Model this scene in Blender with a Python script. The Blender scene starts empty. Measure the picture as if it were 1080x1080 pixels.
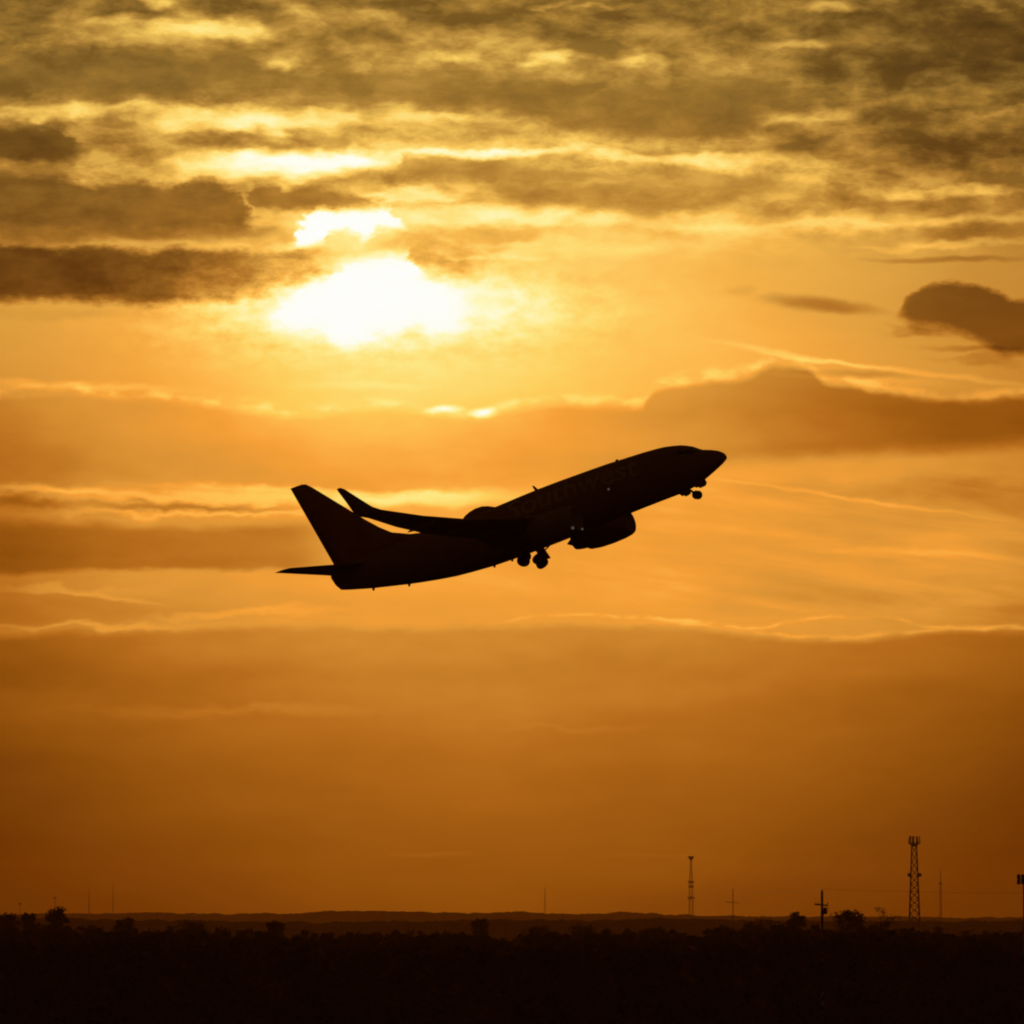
import bpy, bmesh, math, random
from mathutils import Vector, Matrix, noise
R = math.radians
random.seed(7)
scene = bpy.context.scene
col = scene.collection

# ------------------------------------------------------------------ camera
HZ = 968.0                                   # row of the true horizon in the 1080 px photograph
F = 540 / math.tan(R(5))                     # focal length in photograph pixels
CAMZ = 16.0
cd = bpy.data.cameras.new("camera")
cam = bpy.data.objects.new("camera", cd)
col.objects.link(cam)
cd.sensor_fit = 'HORIZONTAL'
cd.angle = R(10)
cd.clip_start = 1.0
cd.clip_end = 60000
PITCH = math.atan((HZ - 540) / F)
cam.location = (0, 0, CAMZ)
cam.rotation_euler = (R(90) + PITCH, 0, 0)
scene.camera = cam
scene.cycles.filter_width = 2.0

# ------------------------------------------------------------------ view, sun
vs = scene.view_settings
vs.view_transform = 'Standard'; vs.look = 'None'; vs.gamma = 1; vs.exposure = 0
SUN_U, SUN_V = 400, 312
sun_az = math.atan((SUN_U - 540) / F)        # from +Y towards +X
sun_el = R((HZ - SUN_V) / (F * math.pi / 180))
sd = bpy.data.lights.new("sun", 'SUN')
sun = bpy.data.objects.new("sun", sd)
col.objects.link(sun)
sd.energy = 0.5
sd.angle = R(4)
sd.color = (1.0, 0.45, 0.12)
sdir = Vector((math.sin(sun_az) * math.cos(sun_el), math.cos(sun_az) * math.cos(sun_el), math.sin(sun_el)))
sun.rotation_euler = sdir.to_track_quat('Z', 'Y').to_euler()

# ------------------------------------------------------------------ sky
def lin(c):
    out = []
    for x in c[:3]:
        x = x / 255
        out.append(x / 12.92 if x <= .04045 else ((x + .055) / 1.055) ** 2.4)
    return (*out, 1)

world = bpy.data.worlds.new("World")
scene.world = world
world.use_nodes = True
NT = world.node_tree
NT.nodes.clear()

class G:
    """tiny helper that writes maths as shader nodes"""
    def __init__(s, nt): s.nt = nt
    def n(s, t, **kw):
        x = s.nt.nodes.new(t)
        for k, v in kw.items(): setattr(x, k, v)
        return x
    def put(s, sock, v):
        if hasattr(v, 'is_output'): s.nt.links.new(v, sock)
        else: sock.default_value = v
    def m(s, op, a, b=0.0, c=0.0, clamp=False):
        x = s.n('ShaderNodeMath', operation=op, use_clamp=clamp)
        s.put(x.inputs[0], a); s.put(x.inputs[1], b)
        if op in ('MULTIPLY_ADD',): s.put(x.inputs[2], c)
        return x.outputs[0]
    def add(s, a, b): return s.m('ADD', a, b)
    def sub(s, a, b): return s.m('SUBTRACT', a, b)
    def mul(s, a, b): return s.m('MULTIPLY', a, b)
    def mad(s, a, b, c): return s.m('MULTIPLY_ADD', a, b, c)
    def vec(s, x, y, z=0.0):
        v = s.n('ShaderNodeCombineXYZ')
        for i, q in enumerate((x, y, z)): s.put(v.inputs[i], q)
        return v.outputs[0]
    def ss(s, v, a, b, lo=0.0, hi=1.0, kind='SMOOTHSTEP'):
        x = s.n('ShaderNodeMapRange', interpolation_type=kind)
        s.put(x.inputs[0], v)
        for i, q in enumerate((a, b, lo, hi)): s.put(x.inputs[1 + i], q)
        return x.outputs[0]
    def noise(s, vec, scale=1.0, detail=4.0, rough=.55, dist=0.0, color=False):
        x = s.n('ShaderNodeTexNoise', noise_dimensions='2D')
        s.put(x.inputs['Vector'], vec)
        x.inputs['Scale'].default_value = scale; x.inputs['Detail'].default_value = detail
        x.inputs['Roughness'].default_value = rough; x.inputs['Distortion'].default_value = dist
        return x.outputs['Color'] if color else x.outputs['Fac']
    def curve(s, x01, pts):
        x = s.n('ShaderNodeFloatCurve')
        s.put(x.inputs['Value'], x01)
        c = x.mapping.curves[0]
        while len(c.points) < len(pts): c.points.new(0.5, 0.5)
        for p, q in zip(c.points, pts): p.location = q; p.handle_type = 'AUTO_CLAMPED'
        x.mapping.update()
        return x.outputs[0]
    def ramp(s, fac, stops, smooth=False):
        x = s.n('ShaderNodeValToRGB')
        s.put(x.inputs[0], fac)
        e = x.color_ramp.elements
        while len(e) < len(stops): e.new(.5)
        for q, (p, c) in zip(e, stops): q.position = p; q.color = c
        return x.outputs[0]
    def mix(s, f, a, b, mode='MIX'):
        x = s.n('ShaderNodeMix', data_type='RGBA', blend_type=mode)
        s.put(x.inputs[0], f); s.put(x.inputs[6], a); s.put(x.inputs[7], b)
        return x.outputs[2]

g = G(NT)
tc = g.n('ShaderNodeTexCoord')
sep = g.n('ShaderNodeSeparateXYZ')
NT.links.new(tc.outputs['Generated'], sep.inputs[0])
dx, dy, dz = sep.outputs
# azimuth and elevation of the sky direction, in units of 1/107.7 degree
UNIT = F
az = g.m('ARCTAN2', dx, dy)
el = g.m('ARCSINE', dz)
U = g.mad(az, UNIT, 540)
V = g.mad(el, -UNIT, HZ)

# shared turbulence
w1 = g.noise(g.vec(g.mul(U, 1/170), g.mul(V, 1/60)), 1, 4, .55, color=True)
sw = g.n('ShaderNodeSeparateColor'); NT.links.new(w1, sw.inputs[0])
n1, n2, n3 = sw.outputs
w2 = g.noise(g.vec(g.mad(U, 1/42, 7.3), g.mad(V, 1/20, 3.1)), 1, 3, .52, color=True)
sw2 = g.n('ShaderNodeSeparateColor'); NT.links.new(w2, sw2.inputs[0])
m1, m2, m3 = sw2.outputs
Uw = g.add(U, g.add(g.mad(n1, 90, -45), g.mad(m1, 44, -22)))
Vw = g.add(V, g.add(g.mad(n2, 26, -13), g.mad(m2, 18, -9)))
Vs = g.add(V, g.add(g.mad(n2, 10, -5), g.mad(m2, 9, -4.5)))
Pw = g.vec(Uw, Vw)
U01 = g.mad(U, 1/1480, 200/1480)

def cv(pts, h=1080.0):
    return g.mul(g.curve(U01, [((x + 200)/1480, y/h) for x, y in pts]), h)

# brightness by elevation (no cloud shapes yet)
base = g.curve(g.mad(V, 1/1500, 300/1500), [((v + 300)/1500, s/2) for v, s in
    [(-300, .50), (-60, .56), (40, .64), (130, .74), (210, .86), (290, .97), (380, .99), (470, .985), (560, .97), (640, .945),
     (720, .88), (800, .80), (890, .705), (950, .625), (985, .58), (1100, .4)]])
s = g.mul(base, 2)
du = g.mul(g.sub(U, 572), 1/540)
lat = g.mul(du, du)
s = g.sub(s, g.mul(lat, g.ss(V, 200, 900, .10, .21, 'LINEAR')))
s = g.sub(s, g.mul(g.ss(U, 700, 1080), g.ss(V, 200, 700, .10, .0)))
# glow of the veiled sun
def dist(cu, cvv, au, av):
    a = g.mul(g.sub(U, cu), 1/au); b = g.mul(g.sub(V, cvv), 1/av)
    return g.add(g.mul(a, a), g.mul(b, b))
def gauss(cu, cvv, au, av, amp):
    return g.mul(g.m('EXPONENT', g.mul(dist(cu, cvv, au, av), -1)), amp)
s = g.add(s, gauss(400, 350, 200, 100, .20))
s = g.add(s, gauss(410, 300, 300, 200, .09))

def band(s, top, bot, amp, et=7, eb=14, vv=None):
    vv = vv or Vs
    a = g.ss(g.sub(vv, top), -et*.3, et)
    b = g.ss(g.sub(bot, vv), 0, eb)
    k = g.mul(a, b)
    return g.sub(s, g.mul(k, amp)), k
def rim(s, top, w, amp, off=0, vv=None):
    d = g.mul(g.sub(g.sub(vv or Vs, top), off), 1/w)
    return g.add(s, g.mul(g.m('EXPONENT', g.mul(g.mul(d, d), -1)), amp))
def blob(s, cu, cvv, au, av, amp, soft=.55, rot=0, fine=False):
    """soft edged cloud: amp > 0 brightens, < 0 darkens"""
    uu, vv = (Uf, Vf) if fine else (Uw, Vw)
    if rot:
        t_ = math.tan(R(rot)); P = g.vec(uu, g.add(vv, g.mad(uu, -t_, t_*cu)))
    else:
        P = Pf if fine else Pw
    ma = g.n('ShaderNodeVectorMath', operation='MULTIPLY_ADD')
    g.put(ma.inputs[0], P); ma.inputs[1].default_value = (1/au, 1/av, 0); ma.inputs[2].default_value = (-cu/au, -cvv/av, 0)
    ln = g.n('ShaderNodeVectorMath', operation='LENGTH'); NT.links.new(ma.outputs[0], ln.inputs[0])
    k = g.ss(ln.outputs['Value'], 1 + soft*.4, 1 - soft, 0, amp)
    return g.add(s, k)
Uf = g.add(U, g.add(g.mad(n1, 24, -12), g.mad(m1, 16, -8))); Vf = g.add(V, g.add(g.mad(n2, 10, -5), g.mad(m2, 8, -4)))
Pf = g.vec(Uf, Vf)

# ---- high, broken deck above the sun: mottled altocumulus
n4 = g.noise(g.vec(g.mad(Uf, 1/66, 31), g.mad(Vf, 1/29, 11)), 1, 4, .6)
n5 = g.noise(g.vec(g.mad(U, 1/300, 3), g.mad(V, 1/60, 5)), 1, 3, .5)
up = g.ss(V, 300, 190)
tex = g.add(g.ss(n4, .34, .68, -.12, .15, 'LINEAR'), g.ss(n5, .35, .65, -.05, .06, 'LINEAR'))
s = g.add(s, g.mul(tex, up))
UP_BLOBS = [
 # bright gaps: u, v, half width, half height, strength, softness, slope
 (160, 8, 30, 7, .22, .8, 0), (118, 27, 30, 9, .22, .8, 0), (225, 31, 80, 13, .42, .8, 2), (315, 20, 50, 14, .24, .8, 0), (140, 40, 130, 14, .20, .9, 0),
 (55, 25, 60, 8, .12, .8, 0), (292, 68, 26, 7, .20, .8, 0), (395, 22, 40, 10, .20, .8, 0), (490, 55, 36, 9, .20, .8, 0), (575, 63, 42, 8, .26, .8, -3),
 (680, 69, 46, 8, .18, .8, 0), (590, 6, 26, 3, .16, .8, 0), (640, 11, 30, 3, .16, .8, 0), (845, 50, 60, 6, .20, .9, 0), (890, 13, 34, 6, .22, .9, 0), (1030, 11, 30, 6, .18, .9, 0),
 (900, 70, 18, 9, .10, .9, 0), (60, 121, 90, 10, .34, .8, 0), (240, 128, 130, 15, .42, .8, 1), (275, 134, 42, 10, .22, .8, 0), (420, 130, 110, 13, .16, .9, 0),
 (300, 174, 135, 16, .66, .75, 0), (225, 190, 60, 9, .26, .8, 0), (375, 168, 60, 12, .30, .8, 0), (500, 162, 95, 5, .44, .9, 0), (600, 158, 50, 4, .18, .9, 0), (690, 167, 100, 6, .26, .9, 2),
 (800, 174, 90, 9, .22, .9, 0), (850, 126, 72, 11, .22, .9, -4), (960, 101, 40, 5, .08, .9, -16), (1000, 204, 100, 7, .22, .9, 0), (1055, 125, 60, 4, .12, .9, -12), (1072, 72, 26, 6, .12, .9, 0),
 (430, 208, 60, 10, .36, .8, 0), (520, 228, 130, 12, .30, .9, 0), (610, 192, 44, 6, .20, .9, 0), (760, 238, 240, 10, .14, .9, 1), (960, 236, 150, 8, .18, .9, 0), (590, 262, 150, 12, .10, .9, 0),
 (1010, 262, 100, 5, .14, .9, 0), (520, 255, 60, 5, .16, .9, 0),
 # darker, thicker parts
 (970, 90, 180, 85, -.12, .9, 0), (640, 22, 300, 20, -.11, .9, 0), (1000, 160, 140, 26, -.08, .9, 0), (125, 158, 50, 14, -.06, .8, 0), (140, 250, 220, 12, -.24, .8, 0),
 (1050, 250, 60, 14, -.16, .8, 0), (900, 215, 90, 8, -.08, .9, 0), (250, 152, 90, 5, -.08, .9, 0), (430, 190, 30, 12, -.12, .9, 0),
]
for b in UP_BLOBS: s = blob(s, *b)

# ---- solid banks: inside their outline the brightness settles at the bank's own value
w3 = g.noise(g.vec(g.mad(U, 1/19, 17.3), g.mad(V, 1/10, 23.1)), 1, 4, .65, color=True)
sw3 = g.n('ShaderNodeSeparateColor'); NT.links.new(w3, sw3.inputs[0])
q1, q2, q3 = sw3.outputs
Ub = g.add(U, g.add(g.mad(q1, 22, -11), g.mad(m1, 20, -10)))
Vb = g.add(V, g.add(g.mad(q2, 9, -4.5), g.mad(m2, 12, -6)))
Ub01 = g.mad(Ub, 1/1480, 200/1480)
def cvb(pts, h):
    if isinstance(pts, (int, float)): return float(pts)
    return g.mul(g.curve(Ub01, [((x + 200)/1480, y/h) for x, y in pts]), h)
def bank(s, top, bot, target, et=8, eb=10, op=1.0, fade=None):
    """top and bottom outline, own brightness; et, eb = width of the soft edge; fade = (u0, u1, u2, u3)"""
    et *= 1.35; eb *= 1.5
    a = g.ss(g.sub(Vb, cvb(top, 1080)), -et*.4, et*.6)
    b = g.ss(g.sub(cvb(bot, 1080), Vb), -eb*.4, eb*.6)
    k = g.mul(g.mul(a, b), op)
    if fade:
        if fade[0] is not None: k = g.mul(k, g.ss(Ub, fade[0], fade[1]))
        if fade[2] is not None: k = g.mul(k, g.ss(Ub, fade[3], fade[2]))
    t = cvb(target, 2.0)
    d = g.sub(g.mad(m3, .10, -.05), s); d = g.add(d, g.mad(q3, .07, -.035)); d = g.add(d, g.mul(g.sub(n4, .5), .22))
    return g.add(s, g.mul(k, g.add(d, t)))
# long bank across the top
s = bank(s, [(-200, 70), (0, 70), (40, 63), (120, 58), (150, 55), (190, 62), (207, 64), (228, 58), (258, 60), (275, 70), (320, 77), (360, 77), (440, 73), (490, 81), (560, 85), (620, 92), (700, 88), (780, 84), (840, 92), (1280, 96)],
         [(-200, 100), (0, 100), (60, 103), (100, 111), (130, 108), (200, 105), (260, 105), (340, 106), (400, 108), (450, 118), (540, 120), (600, 138), (700, 150), (780, 146), (840, 120), (1280, 110)],
         [(-200, .50), (0, .51), (150, .54), (400, .60), (620, .61), (800, .56), (1280, .48)], 12, 12, .88, (None, None, 760, 900))
# small dark lump at the left edge, bank under it, and the lens beside
s = bank(s, [(-200, 139), (0, 138), (25, 134), (52, 134), (75, 144), (95, 160), (1280, 160)], [(-200, 172), (0, 172), (60, 176), (95, 170), (1280, 165)], [(-200, .40), (0, .40), (60, .43), (95, .5), (1280, .5)], 9, 9, .96, (None, None, 72, 98))
s = bank(s, [(-200, 187), (0, 187), (60, 188), (95, 200), (112, 197), (140, 193), (165, 198), (180, 197), (200, 190), (225, 192), (245, 202), (258, 214), (275, 236), (1280, 240)], [(-200, 246), (0, 246), (120, 249), (270, 246), (1280, 240)],
         [(-200, .47), (0, .48), (100, .505), (250, .58), (1280, .6)], 9, 14, .97, (None, None, 250, 272))
s = bank(s, [(-200, 212), (252, 211), (265, 198), (285, 195), (302, 200), (320, 196), (350, 200), (380, 206), (408, 214), (1280, 216)], [(-200, 212), (252, 212), (270, 222), (300, 225), (340, 222), (380, 220), (408, 216), (1280, 216)],
         [(-200, .6), (260, .6), (400, .72), (1280, .8)], 8, 8, .95, (250, 262, 395, 412))
s = bank(s, [(-200, 175), (412, 176), (425, 164), (450, 169), (520, 170), (560, 174), (640, 181), (720, 178), (800, 184), (880, 196), (1280, 196)], [(-200, 180), (412, 180), (440, 190), (500, 196), (530, 212), (600, 222), (700, 228), (800, 216), (880, 200), (1280, 196)],
         [(-200, .72), (420, .70), (700, .72), (1280, .7)], 8, 14, .72, (410, 426, 800, 900))
# dark bank left of the sun
topF = [(-200, 258), (0, 260), (60, 263), (110, 263), (150, 267), (200, 264), (260, 265), (320, 270), (345, 282), (1280, 290)]
s = bank(s, topF, [(-200, 320), (0, 320), (100, 321), (160, 323), (220, 321), (270, 314), (310, 304), (345, 292), (1280, 290)],
         [(-200, .37), (0, .39), (100, .44), (200, .56), (260, .68), (310, .84), (345, .95), (1280, 1.0)], 9, 11, .97, (None, None, 325, 356))
# the cloud between the two bright holes
s = bank(s, [(-200, 255), (370, 254), (430, 243), (520, 243), (570, 250), (1280, 250)], [(-200, 258), (370, 262), (430, 268), (442, 285), (470, 297), (500, 297), (522, 276), (570, 254), (1280, 250)],
         [(-200, .9), (400, .93), (460, .88), (560, .95), (1280, 1)], 10, 14, .72, (380, 430, 500, 590))
s = blob(s, 520, 272, 70, 4, .10, .9, 2)
s = blob(s, 330, 270, 40, 6, -.16, .9, 0)
# bright holes
s = bank(s, [(-200, 258), (303, 258), (318, 236), (335, 222), (370, 223), (405, 220), (424, 236), (432, 241), (1280, 241)], [(-200, 258), (303, 263), (340, 259), (350, 245), (366, 244), (380, 253), (400, 243), (432, 242), (1280, 241)],
         1.7, 12, 12, 1.0, (296, 316, 414, 440))
s = blob(s, 368, 240, 80, 26, .20, .95, -3)
s = blob(s, 388, 320, 205, 42, .34, .98, 2)
s = blob(s, 510, 320, 70, 20, .08, .95, 2)
s = g.add(s, g.mul(gauss(395, 322, 190, 50, 1.0), g.ss(g.mad(q3, .5, g.mul(m3, .5)), .35, .65, -.20, .22, 'LINEAR')))
s = bank(s, [(-200, 341), (222, 341), (260, 328), (300, 319), (325, 304), (345, 300), (350, 290), (360, 279), (380, 276), (400, 273), (415, 270), (430, 270), (437, 292), (470, 302), (510, 305), (540, 317), (575, 331), (1280, 331)],
         [(-200, 341), (222, 342), (250, 348), (300, 348), (340, 350), (355, 362), (366, 367), (385, 358), (410, 348), (440, 342), (470, 352), (490, 348), (510, 337), (540, 328), (575, 331), (1280, 331)],
         [(-200, 1.1), (222, 1.2), (285, 1.5), (315, 1.9), (450, 1.8), (480, 1.6), (530, 1.32), (575, 1.2), (1280, 1.1)], 24, 30, 1.0, (200, 290, 480, 590))
s = blob(s, 120, 333, 160, 9, -.05, .9, 0)
# small clouds at the right
topD = cv([(-200, 333), (944, 333), (954, 320), (968, 308), (988, 300), (1012, 297), (1035, 301), (1055, 311), (1068, 318), (1080, 319), (1120, 330), (1160, 352), (1280, 352)])
botD = cv([(-200, 333), (944, 335), (965, 348), (1000, 355), (1022, 360), (1045, 371), (1080, 377), (1120, 374), (1160, 352), (1280, 352)])
kD = g.mul(g.ss(g.sub(Vb, topD), -3, 7), g.ss(g.sub(botD, g.add(Vb, g.mad(m1, 14, -7))), -7, 13))
kD = g.mul(kD, g.mul(g.ss(g.add(U, g.mad(m3, 24, -12)), 938, 966), g.ss(U, 1170, 1120)))
s = g.sub(s, g.mul(kD, g.mad(n3, .16, .25)))
s = blob(s, 965, 352, 34, 5, -.09, .9, 10)
s = blob(s, 1035, 385, 50, 5, -.08, .9, 8)
s = blob(s, 866, 324, 66, 9, -.20, .8, 6, True)
s = blob(s, 780, 308, 18, 7, -.06, .9, 0, True)
s = blob(s, 1000, 277, 90, 4, -.14, .8, 0, True)
s = blob(s, 1040, 372, 70, 4, -.12, .9, 4, True)

# ---- band A: long stratus bank behind the tail and nose
topA = cv([(-200, 416), (0, 419), (70, 416), (140, 422), (250, 432), (330, 438), (380, 430), (440, 432), (500, 443), (535, 431), (600, 427), (676, 428),
           (690, 412), (740, 401), (790, 397), (815, 386), (850, 388), (872, 404), (900, 408), (960, 418), (1010, 423), (1080, 420), (1280, 424)])
botA = cv([(-200, 516), (0, 516), (200, 515), (330, 530), (500, 530), (620, 518), (700, 508), (800, 499), (900, 494), (1000, 488), (1080, 481), (1280, 470)])
ampA = g.ss(U, 420, 1000, .05, .235)
s, kA = band(s, topA, botA, ampA, 8, 26)
s = rim(s, topA, 5, g.ss(g.mul(m3, 1), .35, .65, .0, .12), -4)
s = blob(s, 510, 437, 17, 6, .40, .9, 0, True)
s = blob(s, 468, 432, 20, 4, .28, .9, 0, True)
s = blob(s, 380, 408, 90, 4, .05, .9, 0, True)
s = blob(s, 905, 400, 90, 6, .07, .9, 3, True)
s = blob(s, 850, 378, 90, 4, .10, .9, 9, True)
s = blob(s, 960, 393, 150, 3.5, .10, .9, 7, True)
s = blob(s, 900, 397, 60, 5, -.14, .9, 2, True)
s = blob(s, 60, 409, 130, 5, .10, .9, 2, True)
# ---- bright streaks behind the tail and dark patch B
s = g.sub(s, g.mul(g.ss(U, 170, -20, 0, .06), g.mul(g.ss(V, 400, 480), g.ss(V, 800, 620))))
s = blob(s, 230, 525, 360, 11, .15, .9, 1)
s = blob(s, 300, 517, 200, 4, .09, .9, 2, True)
s = blob(s, 60, 519, 60, 4, .12, .9, 2, True)
s = blob(s, 430, 530, 100, 11, .16, .9, 2)
s = blob(s, 490, 522, 50, 8, .10, .9, 0)
s = blob(s, 200, 543, 170, 4, .12, .9, 1)
s = blob(s, 190, 535, 110, 5, -.16, .9, 2)
s = blob(s, 20, 533, 50, 10, -.12, .9, 0)
botB = cv([(-200, 612), (0, 611), (120, 607), (230, 605), (330, 606), (430, 606), (1280, 604)])
topB = cv([(-200, 545), (0, 546), (120, 552), (200, 554), (330, 549), (1280, 549)])
s, kB = band(s, topB, botB, g.ss(U, 300, 372, .165, 0), 12, 9)
s = blob(s, 60, 622, 90, 6, .08, .9, 4)
s = blob(s, 120, 632, 50, 4, .09, .9, 8)
s = blob(s, 250, 650, 110, 5, .09, .9, -3)
s = blob(s, 90, 664, 120, 4, .09, .9, 0)
# ---- thin wisps at the right, slightly falling to the right
rw = g.n('ShaderNodeMapping', vector_type='TEXTURE'); g.put(rw.inputs[0], g.vec(U, V))
rw.inputs['Rotation'].default_value = (0, 0, R(7)); rw.inputs['Scale'].default_value = (230, 24, 1)
n6 = g.noise(rw.outputs[0], 1, 3, .5, .3)
mid = g.mul(g.ss(V, 490, 520), g.ss(V, 668, 640))
rgt = g.ss(U, 480, 900, .25, 1.0)
s = g.add(s, g.mul(g.mul(mid, rgt), g.ss(n6, .36, .70, -.038, .05, 'LINEAR')))
s = blob(s, 905, 529, 150, 2.6, .10, .9, 9, True)
s = blob(s, 960, 585, 110, 5, .07, .9, 3, True)
s = blob(s, 950, 520, 200, 14, -.07, .9, 0)
s = blob(s, 900, 630, 160, 10, -.03, .9, 0)
s = blob(s, 1040, 600, 150, 50, .05, .9, 0)
# ---- band C: the low bank down to the horizon
topC = cv([(-200, 674), (0, 671), (100, 668), (250, 664), (350, 656), (450, 655), (520, 660), (560, 654), (620, 651), (700, 655), (760, 660), (800, 664),
           (840, 656), (880, 654), (940, 657), (970, 664), (1010, 666), (1080, 666), (1280, 668)])
topC2 = cv([(-200, 674), (0, 671), (300, 660), (520, 660), (700, 658), (800, 668), (880, 674), (960, 671), (1010, 667), (1280, 668)])
s, kC = band(s, topC2, 1500.0, g.ss(U, 300, 950, .085, .13), 9, 1)
s = rim(s, topC, 2.2, g.mul(g.ss(U, 480, 600), g.ss(m3, .3, .6, .02, .11)), -2)
s = rim(s, topC2, 2.0, g.mul(g.ss(U, 600, 800), g.ss(m1, .3, .6, .02, .09)), -1)
s = rim(s, topC, 6, g.ss(U, 0, 520, .05, .0), -4)
s = blob(s, 240, 750, 190, 7, .045, .9, 0)
s = blob(s, 120, 712, 220, 20, -.03, .9, 0)
s = blob(s, 620, 770, 120, 5, .02, .9, 0)
s = blob(s, 455, 901, 55, 2.5, .045, .9, 1, True)
s = blob(s, 690, 903, 80, 2, .025, .9, 0, True)
s = g.add(s, g.ss(n5, .3, .7, -.017, .017, 'LINEAR'))
s = g.add(s, g.mul(g.sub(g.mad(m1, .5, g.mul(n1, .9)), .7), g.mul(g.ss(V, 380, 430), g.ss(V, 900, 560, .03, .08))))

# scalar to colour: dense, low air is a saturated orange, the high deck more olive
low = [(0, (10, 3, 0)), (.38, (98, 46, 2)), (.478, (122, 64, 8)), (.545, (139, 77, 11)), (.627, (160, 91, 18)), (.715, (183, 109, 28)),
       (.785, (200, 127, 40)), (.867, (221, 148, 54)), (.965, (247, 161, 56)), (1.02, (255, 178, 70)), (1.12, (255, 207, 90)),
       (1.25, (255, 231, 127)), (1.42, (255, 248, 185)), (1.6, (255, 255, 245)), (2.0, (255, 255, 255))]
hig = [(0, (20, 13, 5)), (.38, (102, 72, 27)), (.478, (122, 89, 34)), (.54, (138, 103, 43)), (.60, (153, 113, 45)), (.72, (183, 138, 60)),
       (.80, (204, 158, 70)), (.88, (225, 180, 82)), (.965, (247, 200, 92)), (1.02, (252, 214, 108)), (1.12, (255, 228, 130)),
       (1.25, (255, 240, 160)), (1.42, (255, 250, 200)), (1.6, (255, 255, 240)), (2.0, (255, 255, 255))]
s2 = g.mul(s, .5)
cl = g.ramp(s2, [(p/2, lin(c)) for p, c in low])
ch = g.ramp(s2, [(p/2, lin(c)) for p, c in hig])
deck = g.mix(g.ss(V, 440, 90, 0, 1, 'LINEAR'), cl, ch)
# the lit deck fades away from the sun into a plain twilight sky
sky = g.n('ShaderNodeTexSky', sky_type='NISHITA')
sky.sun_disc = False
sky.sun_elevation = sun_el; sky.sun_rotation = sun_az
sky.air_density = 2.0; sky.dust_density = 4.0; sky.altitude = 0
skyc = g.mix(1.0, sky.outputs[0], (.022, .011, .0045, 1), 'MULTIPLY')
ct = g.n('ShaderNodeVectorMath', operation='DOT_PRODUCT')
NT.links.new(tc.outputs['Generated'], ct.inputs[0]); ct.inputs[1].default_value = sdir
away = g.ss(ct.outputs['Value'], math.cos(R(13)), math.cos(R(32)))
final = g.mix(away, deck, skyc)
bg = g.n('ShaderNodeBackground')
g.put(bg.inputs['Color'], final); bg.inputs['Strength'].default_value = 1.0
wo = g.n('ShaderNodeOutputWorld'); NT.links.new(bg.outputs[0], wo.inputs[0])
world.cycles.sampling_method = 'MANUAL'; world.cycles.sample_map_resolution = 512

# ------------------------------------------------------------------ helpers
def mat(name, c, rough=.6, metal=0.0, var=.25, scale=3.0, emit=None, spec=.5):
    m = bpy.data.materials.new(name); m.use_nodes = True
    h = G(m.node_tree)
    b = m.node_tree.nodes['Principled BSDF']
    t = h.n('ShaderNodeTexCoord'); nz = h.n('ShaderNodeTexNoise')
    m.node_tree.links.new(t.outputs['Object'], nz.inputs['Vector'])
    nz.inputs['Scale'].default_value = scale; nz.inputs['Detail'].default_value = 5
    lo = tuple(x*(1-var) for x in c) + (1,); hi = tuple(min(1, x*(1+var)) for x in c) + (1,)
    m.node_tree.links.new(h.ramp(nz.outputs['Fac'], [(.3, lo), (.7, hi)]), b.inputs['Base Color'])
    b.inputs['Roughness'].default_value = rough; b.inputs['Metallic'].default_value = metal
    b.inputs['Specular IOR Level'].default_value = spec
    if emit:
        b.inputs['Emission Color'].default_value = (*emit[0], 1); b.inputs['Emission Strength'].default_value = emit[1]
    return m

M = dict(
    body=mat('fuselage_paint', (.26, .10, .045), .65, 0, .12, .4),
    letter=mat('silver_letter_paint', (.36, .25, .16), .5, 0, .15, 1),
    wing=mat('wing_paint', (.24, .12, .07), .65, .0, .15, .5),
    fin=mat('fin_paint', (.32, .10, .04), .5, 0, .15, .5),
    metal=mat('bare_metal', (.08, .07, .065), .55, .7, .2, 2),
    rubber=mat('rubber', (.02, .02, .02), .8, 0, .3, 5),
    glass=mat('dark_glass', (.01, .01, .012), .15, 0, .1, 1),
    lamp=mat('dim_emissive', (.1, .1, .1), .4, 0, .1, 1, ((1, .85, .75), .06)),  # faintly emissive grey for the small dots on the airliner
    steel=mat('galvanised_steel', (.05, .045, .04), .7, .0, .3, 1),
    wood=mat('pole_wood', (.06, .045, .03), .9, 0, .3, 2),
    bark=mat('bark', (.035, .028, .02), .9, 0, .3, 2, spec=.05),
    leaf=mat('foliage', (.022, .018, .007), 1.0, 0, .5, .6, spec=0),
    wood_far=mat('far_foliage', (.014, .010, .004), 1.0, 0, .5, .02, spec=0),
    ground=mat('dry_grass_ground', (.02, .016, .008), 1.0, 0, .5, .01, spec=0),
    cable=mat('cable', (.03, .03, .03), .7, 0, .1, 1),
)

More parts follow.
